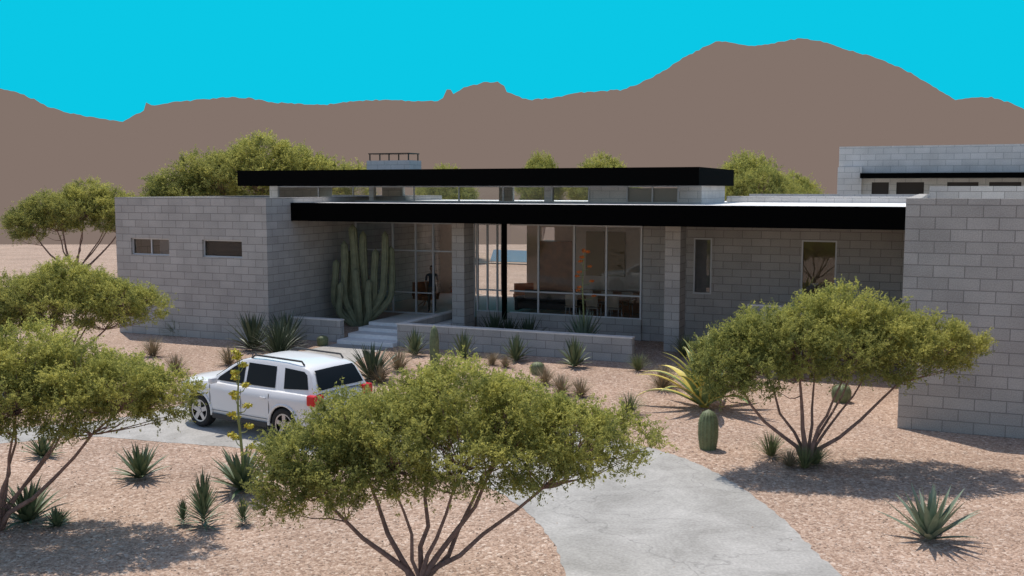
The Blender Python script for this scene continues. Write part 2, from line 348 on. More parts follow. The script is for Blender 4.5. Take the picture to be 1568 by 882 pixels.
for (a,b) in ((-15.6,-14.5),(-14.3,-9.3)):
    fr+=[(a,b,33.46,33.52,.73,.78),(a,b,33.455,33.525,1.52,1.57),(a,b,33.46,33.52,3.95,4.15)]
for u in (-20.86,-19.2,-18.2,-17.45,-16.5,-15.75): fr.append((u-.03,u+.03,33.45,33.53,.5,4.0))
fr+=[(-20.9,-15.7,33.46,33.52,.5,.56),(-20.9,-15.7,33.46,33.52,3.95,4.15),(-20.9,-17.45,33.455,33.525,1.3,1.34),(-20.9,-15.7,33.455,33.525,2.9,2.95)]
boxes('glazing_frames',fr,M_alu,H)
boxes('black_post',[(-14.5,-14.38,33.2,33.42,.5,4.15)],M_black,H)
pane('bay_glass',-15.6,-9.3,33.49,.75,4.1,M_glass,H)
pane('entry_glass',-20.9,-15.65,33.49,.5,4.1,M_glass,H)
# interior
boxes('interior_floor',[(-20.9,-7.6,33.66,41,.1,.5)],M_floor,H)
boxes('interior_walls',wallboxes(-20.9,-7.6,40.8,41,.5,4.2,[(-20.3,-16.6,.5,3.9),(-15.9,-15.3,1.6,3.6),(-14.4,-13.6,1.6,3.6)])+[(-13.3,-8,37.5,37.65,.5,4.2),(-7.75,-7.6,33.8,40.8,.5,4.2)],M_plaster,H)
boxes('kitchen_cabinet',[(-15.2,-13.6,38.6,39.4,.5,3.1)],M_wood,H)
boxes('wall_panel_art',[(-12.7,-11.95,37.42,37.48,1.85,3.6),(-11.85,-11.1,37.42,37.48,1.85,3.6)],M_olive,H)
boxes('sideboard',[(-13.2,-9.5,36.9,37.4,.5,1.3)],M_wood,H)
fr=[]
for u in (-20.3,-19.1,-17.85,-16.6): fr.append((u-.03,u+.03,40.85,40.93,.5,3.9))
fr+=[(-20.3,-16.6,40.86,40.92,1.9,1.95),(-20.3,-16.6,40.86,40.92,3.85,3.9)]
boxes('rear_glazing_frames',fr,M_alu,H)
# steps
boxes('entry_steps',[(-18.7,-16.5,28.7,29.4,0,.14),(-18.7,-16.5,29.4,30.1,0,.27),(-18.7,-16.5,30.1,30.8,0,.39),(-18.7,-15.72,30.8,33.45,0,.5)],simple('sun_toned_step_concrete',(.82,.8,.77),.7,noise=.06),H,.01)  # bright daylight on the roofed steps is put into their pale concrete
# right wing
boxes('right_wing_walls',[(-.6,14,23.3,23.6,0,5.08),(-.6,-.3,23.6,41,0,5.08),(13.7,14,23.6,41,0,5.08)],M_block,H)
boxes('right_wing_roof',[(-.3,13.7,23.6,41,4.6,4.75)],M_roof,H)
boxes('right_wing_rear_parapet',[(-.2,13.7,33,33.3,4.75,5.36)],M_block,H)
# garden walls
gw=empty('garden_wall',rot=-A)
boxes('wall_body',[(-16.5,-8.34,29.0,29.25,0,.74)],M_block,gw); boxes('sun_toned_wall_cap',[(-16.51,-8.33,28.99,29.26,.74,.785)],M_cap,gw)
boxes('wall_return',[(-16.5,-16.25,29.25,33.3,0,.735)],M_block,gw); boxes('sun_toned_return_cap',[(-16.51,-16.24,29.262,33.3,.735,.78)],M_cap,gw)
gw=empty('garden_wall',rot=-A)
boxes('wall_body',[(-20.9,-18.75,29.0,29.25,0,.74)],M_block,gw); boxes('sun_toned_wall_cap',[(-20.895,-18.74,28.99,29.26,.74,.785)],M_cap,gw)
gw=empty('garden_wall',rot=-A)
boxes('wall_body',[(-5.24,-1.2,31,31.25,0,1.68),(-4.2,-3.95,28.2,31,0,1.68)],M_block,gw); boxes('sun_toned_wall_cap',[(-5.25,-1.2,30.99,31.26,1.68,1.725),(-4.21,-3.94,28.2,30.985,1.68,1.725)],M_cap,gw)
# neighbour house
N=empty('neighbour_block_house',rot=-A)
boxes('walls',wallboxes(-3.98,14,46,46.3,0,7.1,[(-2.6,-1.9,4.6,5.55),(-1.6,-.5,4.6,5.55),(.4,1.6,4.6,5.55),(2,3.2,4.6,5.55)])+[(-3.98,-3.68,46.3,58,0,7.1),(-3.68,14,57.7,58,0,7.1)],M_block2,N)
boxes('wall_offset',[(-4.0,-3.0,45.75,45.997,0,6.2)],M_block2,N)
boxes('canopy',[(-3.0,14,44.6,45.99,5.72,5.93)],M_black,N)
boxes('window_blinds',[(-2.7,4,46.1,46.15,4.5,5.6)],M_fabric,N)
boxes('roof',[(-3.68,14,46.3,57.7,6.6,6.8)],M_roof,N)
boxes('parapet_wall',[(-7.4,4,43.5,43.75,0,5.05)],M_block2,N)
# pool
poly('swimming_pool',[(-1.6,72),(1.3,71),(2,84),(-1.6,86)],.02,M_water)

# interior furniture
def chair(name,loc,rot,mat):
    e=empty(name,W(*loc),rot)
    b=MB()
    for x in (-.2,.2):
        for y in (-.2,.2): b.tube([(x*1.1,y*1.1,0),(x,y,.43)],[.013,.013],6,0)
    o=obj('legs',b.mesh('legs',[M_alu]),e)
    b=MB(); b.box(-.23,.23,-.23,.23,.43,.47)
    V=[];F=[]
    for i in range(5):
        for j in range(5):
            V.append((-.22+.11*i,.2+.05*j*.3-.06*math.cos((i-2)*.7),.5+.1*j))
    for i in range(4):
        for j in range(4): F.append((i*5+j,i*5+j+1,i*5+j+6,i*5+j+5))
    b.add(V,F); o=obj('seat_and_back',b.mesh('seat',[mat]),e); md=o.modifiers.new('s','SOLIDIFY'); md.thickness=.02
    return e
M_wh=simple('tan_shell',(.4,.3,.22),.5)
tb=MB(); tb.box(-1.2,1.2,-.5,.5,.7,.74)
for x in (-1,1):
    for y in (-.35,.35): tb.tube([(x*1.05,y*1.05,0),(x,y,.7)],[.02,.025],6)
obj('dining_table',tb.mesh('dining_table',[M_wood]),None,W(-11.4,35.2,.5),(0,0,-A))
for k,(du,dv,r) in enumerate([(-.8,-.7,math.pi),(0,-.7,math.pi),(.8,-.7,math.pi),(-.8,.7,0),(0,.7,0),(.8,.7,0)]):
    chair('dining_chair',(-11.4+du,35.2+dv,.5),r-A,M_wh)
def lounge(loc,rot,mat):
    b=MB(); 
    b.box(-.4,.4,-.35,.4,.32,.45); b.box(-.4,.4,.3,.42,.42,1.0); b.box(-.46,-.4,-.3,.35,.45,.58); b.box(.4,.46,-.3,.35,.45,.58)
    for i in range(5): b.tube([(0,0,.32),(.34*math.cos(i*1.257),.34*math.sin(i*1.257),.02)],[.02,.015],6)
    o=obj('lounge_chair',b.mesh('lounge_chair',[mat]),None,W(*loc),(0,0,rot)); md=o.modifiers.new('b','BEVEL'); md.width=.04; md.segments=2
lounge((-18.9,35.6,.5),.6,M_wood); lounge((-18.2,37.6,.5),-.2,M_orange); lounge((-14.9,36.6,.5),.3,M_orange)
b=MB(); b.box(-1.1,1.1,-.4,.4,.18,.42); b.box(-1.1,1.1,.25,.42,.42,.85); b.box(-1.25,-1.1,-.4,.42,.1,.62); b.box(1.1,1.25,-.4,.42,.1,.62)
o=obj('sofa',b.mesh('sofa',[M_fabric]),None,W(-13.6,35.6,.5),(0,0,-A)); md=o.modifiers.new('b','BEVEL'); md.width=.04; md.segments=2

# ---------------- people inside the entry ----------------
M_skin=simple('skin',(.38,.22,.15),.6); M_hair=simple('hair',(.03,.02,.015),.6)
def skinmesh(name,verts,edges,radii,root,mats,facemat=None,sub=1,parent=None):
    me=bpy.data.meshes.new(name+'_skeleton'); me.from_pydata(verts,edges,[]); o=obj(name+'_tmp',me)
    md=o.modifiers.new('skin','SKIN')
    if not me.skin_vertices: 
        bm=bmesh.new(); bm.from_mesh(me); bm.verts.layers.skin.verify(); bm.to_mesh(me); bm.free()
    for i,sv in enumerate(me.skin_vertices[0].data):
        r=radii[i]; sv.radius=r if isinstance(r,tuple) else (r,r); sv.use_root=(i==root)
    sb=o.modifiers.new('sub','SUBSURF'); sb.levels=sub; sb.render_levels=sub
    dg=bpy.context.evaluated_depsgraph_get(); dg.update(); nm=bpy.data.meshes.new_from_object(o.evaluated_get(dg)); bpy.data.objects.remove(o)
    nm.name=name; nm.materials.clear()
    for m in mats: nm.materials.append(m)
    if facemat:
        for p in nm.polygons: p.material_index=facemat(p.center)
    nm.polygons.foreach_set('use_smooth',[True]*len(nm.polygons))
    return obj(name,nm,parent)
def person(loc,rot,shirt,trouser,hgt=1.78,bend=.3,seed=1):
    e=empty('standing_person',loc,rot); e.scale=(hgt/1.78,)*3
    V=[(0,0,.95),(0,.0,1.1),(0,.01,1.28),(0,.02,1.42),(0,.0,1.5),(0,-.01,1.57)]; R_=[(.13,.1),(.115,.085),(.135,.1),(.11,.08),(.05,.05),(.05,.05)]
    E=[(0,1),(1,2),(2,3),(3,4),(4,5)]
    for s in (-1,1):
        i=len(V); V+=[(s*.1,0,.88),(s*.11,-.015,.5),(s*.12,.02,.1),(s*.125,-.03,.045),(s*.135,-.14,.03)]; R_+=[(.088,.088),(.06,.06),(.04,.04),(.042,.04),(.035,.028)]; E+=[(0,i),(i,i+1),(i+1,i+2),(i+2,i+3),(i+3,i+4)]
        i=len(V); b_=bend if s>0 else .06
        V+=[(s*.19,.01,1.42),(s*.235,.02,1.14),(s*.22,.02-b_*.8,.90+b_*.5)]; R_+=[(.052,.052),(.04,.04),(.026,.026)]; E+=[(3,i),(i,i+1),(i+1,i+2)]
    skinmesh('body',V,E,R_,0,[shirt,trouser,M_skin,M_hair],lambda c:(3 if c.z<.075 else 1 if c.z<.97 and abs(c.x)<.185 else 2 if (c.z>1.475 or (abs(c.x)>.17 and c.z<1.2)) else 0),2,e)
    for s in (-1,1):
        b_=bend if s>0 else .06; wx=Vector((s*.22,.02-b_*.8,.90+b_*.5)); d=(wx-Vector((s*.235,.02,1.14))).normalized(); side=Vector((0,-1,0)); side=(side-d*side.dot(d)).normalized()
        V=[wx,wx+d*.05];R_=[(.022,.016),(.03,.014)];E=[(0,1)]
        for k,(o_,l) in enumerate(((-.03,.065),(-.01,.078),(.01,.073),(.03,.058))):
            i=len(V); a=wx+d*.09+side*o_; V+=[a,a+d*l*.5,a+d*l+Vector((-s*.018,0,0))]; R_+=[(.011,.011),(.009,.009),(.007,.007)]; E+=[(1,i),(i,i+1),(i+1,i+2)]
        i=len(V); V+=[wx+d*.04+side*.035,wx+d*.08+side*.055]; R_+=[(.012,.012),(.009,.009)]; E+=[(0,i),(i,i+1)]
        skinmesh('hand',[tuple(v) for v in V],E,R_,0,[M_skin],None,1,e)
    bm=bmesh.new(); bmesh.ops.create_uvsphere(bm,u_segments=24,v_segments=18,radius=1)
    for v in bm.verts:
        x,y,z=v.co; sx=.076*(1-.18*max(0,-z)); v.co=(x*sx,y*.095*(1-.12*max(0,-z)),z*.118)
        if y<-.75 and abs(x)<.28 and -.35<z<.15: v.co.y-=.018*(1-abs(x)/.28)
    for s in (-1,1): bmesh.ops.create_uvsphere(bm,u_segments=8,v_segments=6,radius=.02,matrix=Matrix.Translation((s*.076,.01,-.01))@Matrix.Diagonal((.4,.8,1.4,1)))
    me=bpy.data.meshes.new('head'); bm.to_mesh(me); bm.free(); me.materials.append(M_skin); me.polygons.foreach_set('use_smooth',[True]*len(me.polygons)); obj('head',me,e,(0,-.02,1.66))
    bm=bmesh.new(); bmesh.ops.create_uvsphere(bm,u_segments=24,v_segments=18,radius=1)
    bmesh.ops.delete(bm,geom=[v for v in bm.verts if (v.co.y<-.15 and v.co.z<.42) or v.co.z<-.45],context='VERTS')
    for v in bm.verts: v.co=(v.co.x*.083,v.co.y*.104,v.co.z*.126)
    me=bpy.data.meshes.new('hair'); bm.to_mesh(me); bm.free(); me.materials.append(M_hair); me.polygons.foreach_set('use_smooth',[True]*len(me.polygons)); obj('hair',me,e,(0,-.015,1.665))
    mb=MB()
    for s in (-1,1): mb.tube([(s*.028,-.112,1.672),(s*.028,-.106,1.672)],[.009,.009],8)
    mb.box(-.022,.022,-.107,-.1,1.605,1.612); obj('eyes_and_mouth',mb.mesh('eyes',[M_hair]),e)
person(W(-18.0,34.4,.5),-A+.5,simple('dark_shirt',(.05,.05,.06),.9),simple('brown_trousers',(.1,.07,.05),.9),1.8,.35)
person(W(-17.1,34.6,.5),-A-.9,simple('charcoal_jacket',(.03,.03,.035),.9),simple('dark_trousers',(.03,.03,.04),.9),1.84,.2)

# ---------------- trees ----------------
def leaves_mesh(name,C,D,S,L,Wd,tone,mat):
    n=len(C)
    V=np.empty((n,4,3),dtype=np.float32)
    V[:,0]=C-D*L[:,None]*.5; V[:,1]=C+S*Wd[:,None]*.5; V[:,2]=C+D*L[:,None]*.5; V[:,3]=C-S*Wd[:,None]*.5
    me=bpy.data.meshes.new(name); me.vertices.add(4*n); me.vertices.foreach_set('co',V.reshape(-1))
    me.loops.add(4*n); me.loops.foreach_set('vertex_index',np.arange(4*n,dtype=np.int32))
    me.polygons.add(n); me.polygons.foreach_set('loop_start',np.arange(0,4*n,4,dtype=np.int32)); 
    me.update(calc_edges=True)
    at=me.attributes.new('tone','FLOAT','FACE'); at.data.foreach_set('value',tone.astype(np.float32))
    me.materials.append(mat); me.validate(); return me
def unit(a): return a/np.maximum(np.linalg.norm(a,axis=-1,keepdims=True),1e-9)
ELL=[(-1.5,0,2.02,.7,.75,.55),(-1.75,-.3,1.8,.5,.5,.42),(-.85,.1,2.45,.68,.75,.48),(-.25,-.4,2.25,.7,.7,.6),(.6,.1,2.82,.75,.85,.52),(.45,-.6,2.25,.75,.65,.5),
     (1.35,0,2.52,.8,.85,.55),(1.4,-.5,2.15,.7,.6,.45),(2.1,-.1,2.32,.75,.75,.5),(2.8,.1,2.2,.6,.55,.38),(-.6,.8,2.2,.8,.5,.5),(.8,.9,2.4,.8,.5,.5),(1.8,.7,2.3,.7,.45,.42),(-1.1,-.45,1.85,.6,.5,.45),(0,.3,2.7,.5,.6,.4)]
def make_tree(seed,nclump=112,spr=12,nl=18):
    r=np.random.default_rng(seed); E=np.array(ELL)
    C=[];N=[]
    for e in E:
        k=int(nclump*(e[3]*e[4]*e[5])**(2/3)/.5)
        d=unit(r.normal(size=(k,3))); d[:,2]=np.where(r.random(k)<.3,d[:,2],np.abs(d[:,2])*np.sign(d[:,2]+.5))
        rad=.45+.5*r.random(k)**.55
        p=e[:3]+d*e[3:]*rad[:,None]
        dist=np.min([np.linalg.norm((p-f[:3])/f[3:],axis=1)+(0 if f is not e else 9) for f in E],axis=0)
        keep=dist>.45; C.append(p[keep]); N.append(d[keep])
    C=np.concatenate(C);N=np.concatenate(N); k=len(C)
    ctone=np.clip(.3+.19*r.normal(size=k)+.25*(C[:,2]-2.25)+.05*C[:,0],0,1)  # random clump tone; upper clumps paler, light from above put into the colour
    B=np.repeat(C,spr,0); Nn=np.repeat(N,spr,0); T=np.repeat(ctone,spr)
    d=unit(Nn*.45+np.array([0,0,.45])+r.normal(size=B.shape)*.55)
    ln=r.uniform(.12,.28,len(B)); B=B+r.normal(size=B.shape)*.055
    m=len(B)
    t=r.random((m,nl)); P=B[:,None,:]+d[:,None,:]*(ln[:,None]*t)[:,:,None]
    P[:,:,2]-=.1*(t**2)*ln[:,None]*1.2
    P=P.reshape(-1,3)+r.normal(size=(m*nl,3))*.014
    LD=unit(np.repeat(d,nl,0)*.8+r.normal(size=P.shape)*.7); S=unit(np.cross(LD,r.normal(size=P.shape)))
    L=r.uniform(.028,.058,len(P)); Wd=L*r.uniform(.3,.47,len(P))
    tone=np.clip(np.repeat(T,nl)+.25*t.reshape(-1)+.09*r.normal(size=len(P)),0,1)  # sprig tips paler: their lit look is put into the tone
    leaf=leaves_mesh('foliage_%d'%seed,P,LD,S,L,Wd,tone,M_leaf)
    mb=MB(); rr=random.Random(seed); Cl=[Vector(c) for c in C]
    stems=[]
    tg=[(-1.6,0,1.85),(-.9,.45,2.0),(-.3,-.3,1.95),(.2,.4,2.1),(.65,-.4,2.0),(1.25,.1,2.1),(2.1,-.1,2.05),(1.2,.6,2.0)]
    for i,tgt in enumerate(tg):
        tgt=Vector(tgt); base=Vector((rr.uniform(-.05,.05),rr.uniform(-.05,.05),0))
        lean=Vector((tgt.x*.1,tgt.y*.12,.3+.15*rr.random()))
        pts=[base,base+lean]
        for q in (.2,.4,.6,.8,1):
            p=(base+lean).lerp(tgt,q); p+=Vector((rr.uniform(-.06,.06),rr.uniform(-.06,.06),rr.uniform(-.04,.05)))+Vector((0,0,-.14*math.sin(q*math.pi)*abs(tgt.x)*.5)); pts.append(p)
        R0=rr.uniform(.03,.047); mb.tube(pts,[R0*1.4,R0*1.1,R0*.88,R0*.75,R0*.6,R0*.48,R0*.36],8)
        stems.append((pts,R0))
    for c in rr.sample(Cl,min(len(Cl),400)):
        best=None
        for pts,R0 in stems:
            for q,p in enumerate(pts[2:],2):
                dd=(p-c).length+ (0.6 if p.z>c.z else 0)
                if best is None or dd<best[0]: best=(dd,p,R0)
        _,p,R0=best; mid=p.lerp(c,.5)+Vector((rr.uniform(-.07,.07),rr.uniform(-.07,.07),-.05+rr.uniform(-.05,.05)))
        mb.tube([p,p.lerp(mid,.5)+Vector((rr.uniform(-.03,.03),0,rr.uniform(-.03,.03))),mid,c],[.013,.011,.008,.004],5)
    br=mb.mesh('branches_%d'%seed,[M_bark],True)
    return leaf,br
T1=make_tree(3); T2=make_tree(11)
def tree(name,X,Y,s,rot=0,T=T1,sz=None):
    e=empty(name,(X,Y,0),rot); e.scale=(s,s,sz or s)
    obj('foliage',T[0],e); obj('trunk_and_branches',T[1],e); return e
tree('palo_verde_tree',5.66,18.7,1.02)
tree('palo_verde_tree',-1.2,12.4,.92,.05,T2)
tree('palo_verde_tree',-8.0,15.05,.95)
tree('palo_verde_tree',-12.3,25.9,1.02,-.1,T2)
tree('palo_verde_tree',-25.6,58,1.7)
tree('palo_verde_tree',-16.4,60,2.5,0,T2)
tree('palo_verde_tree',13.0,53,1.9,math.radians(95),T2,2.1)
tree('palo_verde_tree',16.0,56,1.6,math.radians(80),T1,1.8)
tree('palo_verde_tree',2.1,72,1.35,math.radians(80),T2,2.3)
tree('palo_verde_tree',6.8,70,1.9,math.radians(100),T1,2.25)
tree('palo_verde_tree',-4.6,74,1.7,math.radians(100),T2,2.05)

# ---------------- agaves, grasses, cacti ----------------
def rosette(name,n,L,wd,e0,e1,curve,seed,mats,segs=7,fold=.35,margin=0,jit=.12,hb=.0,wprof=0):
    r=random.Random(seed); mb=MB()
    for i in range(n):
        f=i/max(1,n-1); az=i*2.39996+r.uniform(-.2,.2)
        e=math.radians(e0+(e1-e0)*(f**.8))+r.uniform(-jit,jit); l=L*(1-.25*abs(f-.4))*r.uniform(.85,1.1); cv=math.radians(curve)*(1-f*.6)*r.uniform(.6,1.3)
        p=Vector((math.cos(az)*.04,math.sin(az)*.04,hb*f+.02)); side=Vector((-math.sin(az),math.cos(az),0)); tw=r.uniform(-.15,.15)
        V=[];F=[];M=[]
        for k in range(segs+1):
            t=k/segs; ee=e-cv*t*t*1.0
            d=Vector((math.cos(az)*math.cos(ee),math.sin(az)*math.cos(ee),math.sin(ee))); nrm=Vector((-math.cos(az)*math.sin(ee),-math.sin(az)*math.sin(ee),math.cos(ee)))
            if wprof==0: ww=wd*(.65+1.1*t*(1-t))*(1-t**2.2)+.002
            else: ww=wd*(1-t)**.6+.0008
            ww*=.5
            if margin:
                V+=[p+side*ww+nrm*ww*fold,p+side*ww*.6+nrm*ww*fold*.6,p,p-side*ww*.6+nrm*ww*fold*.6,p-side*ww+nrm*ww*fold]
            else: V+=[p+side*ww+nrm*ww*fold,p,p-side*ww+nrm*ww*fold]
            p=p+d*(l/segs); p+=side*tw*l/segs*t
            if p.z<.025: p.z=.025+.01*r.random()
        c=5 if margin else 3
        for k in range(segs):
            for j in range(c-1):
                F.append((k*c+j,k*c+j+1,(k+1)*c+j+1,(k+1)*c+j)); M.append(1 if (margin and (j in (0,3) or (f<.35 and i%3==0))) else 0)
        o=len(mb.V); mb.V+=V; mb.F+=[tuple(q+o for q in ff) for ff in F]; mb.M+=M
    return mb.mesh(name,mats,True)
AG=[rosette('agave_a',46,.62,.1,8,86,22,1,[M_agave]),rosette('agave_b',42,.62,.105,5,85,28,2,[M_agave])]
AGB=rosette('agave_blue',36,.85,.135,18,82,10,3,[M_agave_b])
AGD=rosette('agave_dark',60,.7,.085,5,86,20,4,[M_agave_d])
AGF=rosette('agave_flowering',44,.75,.13,5,80,25,5,[M_agave])
AGV=rosette('agave_variegated',34,2.0,.34,24,86,105,6,[M_agave_v,M_yellow],segs=14,margin=1)
DS=rosette('desert_spoon',280,.95,.026,5,88,35,8,[M_agave_d],segs=5,wprof=1)
GR=[rosette('grass_green',150,.5,.016,25,88,50,9,[M_green],segs=4,wprof=1,jit=.3),rosette('grass_dry',190,.5,.014,15,88,55,10,[M_dry],segs=4,wprof=1,jit=.35),rosette('grass_dark',190,.5,.016,15,88,45,12,[M_green],segs=4,wprof=1,jit=.3)]
YU=rosette('yucca',80,.5,.06,0,85,15,13,[M_agave],hb=.45)
def put(name,me,X,Y,s=1,z=0,rot=None,sz=None):
    return obj(name,me,None,(X,Y,z),(0,0,random.uniform(0,6.28) if rot is None else rot),(s,s,sz or s))
put('agave_plant',AG[0],-6.81,17.8,1.0,sz=1.15)
put('agave_plant',AGB,6.31,14.6,1.0,sz=1.1)
put('agave_plant',AG[1],-7.7,15.4,1.1,sz=1.25); put('agave_plant',AG[0],-7.15,15.2,.55)
put('yucca_plant',YU,-4.84,15.2,.8,sz=1.05); put('yucca_plant',YU,-5.2,15.3,.4,sz=.5); put('yucca_plant',YU,-4.25,15.3,.42,sz=.55)
put('agave_plant',AGD,-3.88,27.2,1.35,sz=1.65)
for X,Y,s in ((-3.09,31.3,.95),(-1.51,30.7,.95),(.12,30.2,.95),(1.86,29.2,1.0)): put('agave_plant',AG[random.randint(0,1)],X,Y,s,sz=1.6)
put('agave_plant',AGD,-.62,34.0,1.2,sz=1.7); put('agave_plant',AGD,.55,33.6,1.15,sz=1.6); put('agave_plant',AGD,-.1,34.2,1.0,sz=1.4)
put('agave_plant',AGD,-8.5,32.3,1.4,sz=2.1); put('desert_spoon_plant',DS,-7.35,31.0,1.2,sz=1.5); put('agave_plant',AGD,-7.55,32.9,1.35,sz=2.0)
put('variegated_agave_plant',AGV,4.65,23.7,1.0,rot=.4)
put('agave_plant',AG[0],-9.3,19.3,.8)
for k,X,Y,s in ((2,-12.2,35.7,1.4),(1,-11.36,31.1,1.4),(1,-9.65,28.2,1.3),(1,-8.52,29.6,1.3),(1,1.27,25.3,1.2),(1,1.75,25.0,1.1),(1,.9,26.6,1.1),(0,3.67,28.6,1.1),(0,2.76,23.05,1.15),
    (1,3.97,25.9,1.4),(1,4.15,26.4,1.3),(2,5.5,31.1,1.5),(0,5.13,19.3,1.05),(0,5.55,18.45,1.0),(2,5.85,18.75,.9),(1,5.3,18.6,.8),(1,-3.3,28.6,1.5),(1,-.6,29.6,.9),(1,-3.6,26.8,1.2),(1,-5.1,16.0,.5),(1,6.5,27,1.3),(1,-.2,29.2,.8)):
    put('desert_grass_tuft',GR[k],X,Y,s)
def cactus(name,X,Y,r,h,ribs=14,z=0):
    pts=[];rad=[]
    for k in range(15):
        t=k/14; pts.append((0,0,h*t)); rad.append(max(.01,r*(1-max(0,(t-.55)/.45)**2.4)**.5*(.82+.18*min(1,t*3))))
    mb=MB(); mb.tube(pts,rad,ribs*4,0,ribs=ribs,rd=.07)
    for a in range(ribs):
        th=2*math.pi*a/ribs
        for k in range(1,14):
            p=Vector((0,0,h*k/14)); 
            q=p+Vector((math.cos(th),math.sin(th),0))*rad[k]*1.06
            for j in range(2):
                e=q+Vector((math.cos(th+random.uniform(-.8,.8)),math.sin(th+random.uniform(-.8,.8)),random.uniform(-.6,.6)))*.035
                mb.add([q+Vector((0,0,.003)),q-Vector((0,0,.003)),e],[(0,1,2)],1)
    return obj(name,mb.mesh(name,[M_cact,M_spine],True),None,(X,Y,z),(0,0,random.random()*3))
cactus('barrel_cactus',4.0,19.9,.19,.82); cactus('barrel_cactus',-11.16,35.7,.23,.85); cactus('barrel_cactus',-6.4,33.3,.18,.35)
cactus('barrel_cactus',.73,28.1,.19,.36); cactus('barrel_cactus',8.2,24.4,.22,.45); cactus('columnar_cactus',-2.28,28.9,.13,1.3,10)
cactus('barrel_cactus',-9.7,17.5,.2,.7)
def organpipe():
    mb=MB(); r=random.Random(5)
    arms=[(-.25,0,4.0,.14),(.12,.1,3.75,.13),(-.62,-.05,3.4,.125),(.52,0,3.1,.12),(-.95,.05,2.7,.115),(.86,-.05,3.75,.12),(1.08,.1,3.2,.11),(-.1,-.3,2.4,.11),(.35,-.3,2.0,.11),(-.45,.3,3.0,.12),(-.75,-.3,1.9,.1)]
    for x,y,h,R0 in arms:
        pts=[];rad=[]
        for k in range(24):
            t=k/23; s=min(1,t*2.2); s=s*s*(3-2*s)
            pts.append((x*(.12+.88*s)+.05*math.sin(t*5+x*4),y*(.2+.8*s),h*t)); rad.append(max(.01,R0*(.75+.25*min(1,t*4))*(1-max(0,(t-.93)/.07)**2.2)**.5*(1+.06*math.sin(t*17+x*9))))
        mb.tube(pts,rad,36,0,ribs=9,rd=.13)
    return mb.mesh('organ_pipe_cactus',[M_organ],True)
obj('organ_pipe_cactus',organpipe(),None,W(-19.3,31.3,0))
boxes('planter_bed',[(-20.88,-18.76,29.27,33.4,0,.25)],M_gravel,H)

def blob(mb,c,rx,rz,n,m,r):
    for _ in range(n):
        d=Vector((r.gauss(0,1),r.gauss(0,1),r.gauss(0,1))).normalized(); q=Vector(c)+Vector((d.x*rx,d.y*rx,d.z*rz))*r.random()**.4
        a=Vector((r.gauss(0,1),r.gauss(0,1),r.gauss(0,1))).normalized()*.028; b=a.cross(d).normalized()*.018
        mb.add([q-a,q+b,q+a,q-b],[(0,1,2,3)],m)
def flowering(name,X,Y,h,me,s,sz,flm,seed,n0=.55,rb=.28):
    e=empty(name,(X,Y,0)); obj('leaves',me,e,scale=(s,s,sz)); r=random.Random(seed); mb=MB()
    pts=[(.03*math.sin(k*.9),.02*math.cos(k),h*k/8) for k in range(9)]; mb.tube(pts,[.035-.0032*k for k in range(9)],8,0)
    z=h*n0; k=0
    while z<h:
        az=k*2.1+r.uniform(-.3,.3); l=rb*(1.15-(z/h-n0)/(1-n0)*.8); d=Vector((math.cos(az),math.sin(az),0)); c=Vector((0,0,z))
        tip=c+d*l+Vector((0,0,.1)); mb.tube([c,c+d*l*.6+Vector((0,0,.02)),tip],[.012,.009,.006],5,0); blob(mb,tip+Vector((0,0,.03)),.09,.045,60,1,r)
        z+=h*.05; k+=1
    blob(mb,(0,0,h),.08,.08,50,1,r)
    obj('flower_stalk',mb.mesh('flower_stalk',[M_stalk,flm]),e)
flowering('flowering_agave_plant',-4.76,17.1,2.4,AGF,1.0,1.15,M_flowy,4,.28,.17)
x,y,_=W(-10.6,31.0); flowering('flowering_agave_plant',x,y,3.25,AGB,1.15,1.75,M_flowo,6,.5,.32)

# ---------------- car ----------------
M_paint,ntp,bp_=newmat('white_car_paint'); bp_.inputs['Base Color'].default_value=(.78,.78,.78,1); bp_.inputs['Roughness'].default_value=.4; bp_.inputs['Coat Weight'].default_value=.5; bp_.inputs['Coat Roughness'].default_value=.06
M_cglass=simple('car_glass',(.012,.014,.016),.3,spec=.12); M_tyre=simple('tyre_rubber',(.02,.02,.02),.9); M_rim=simple('alloy',(.5,.5,.52),.3,.8)
M_plastic=simple('black_plastic',(.03,.03,.032),.6); M_seam=simple('panel_gap',(.12,.12,.12),.7); M_red=simple('tail_lamp',(.6,.012,.015),.2); M_lamp=simple('head_lamp',(.6,.62,.65),.1,.3); M_plate=simple('plate',(.6,.6,.6),.5)
car=empty('parked_car',(-5.38,21.82,.006),math.radians(147))
ST=[(-2.19,.50,.92,.70),(-2.17,.42,1.0,.78),(-2.08,.36,1.06,.85),(-1.9,.33,1.08,.89),(-1.315,.30,1.08,.91),(-.6,.28,1.07,.905),(0,.28,1.06,.905),(.75,.28,1.07,.905),(1.0,.28,1.08,.905),(1.315,.3,1.07,.91),(1.65,.32,1.05,.885),(1.92,.34,1.01,.83),(2.07,.36,.95,.75),(2.16,.42,.86,.64),(2.19,.5,.78,.56)]
V=[];F=[]
for x,zb,zt,w_ in ST:
    H_=zt-zb
    h=[(0,zb),(w_-.12,zb),(w_-.03,zb+.12*H_),(w_,zb+.32*H_),(w_-.012,zb+.55*H_),(w_+.006,zt-.26*H_),(w_-.012,zt-.13*H_),(w_-.06,zt-.03),(w_-.14,zt),(w_*.5,zt+.02),(0,zt+.028)]
    full=h+[(-y,z) for y,z in h[-2:0:-1]]
    V+=[(x,y,z) for y,z in full]
m_=len(full)
for i in range(len(ST)-1):
    for k in range(m_): F.append((i*m_+k,i*m_+(k+1)%m_,(i+1)*m_+(k+1)%m_,(i+1)*m_+k))
F.append(tuple(range(m_-1,-1,-1))); F.append(tuple((len(ST)-1)*m_+k for k in range(m_)))
bme=mk('body_raw',V,F,M_paint)
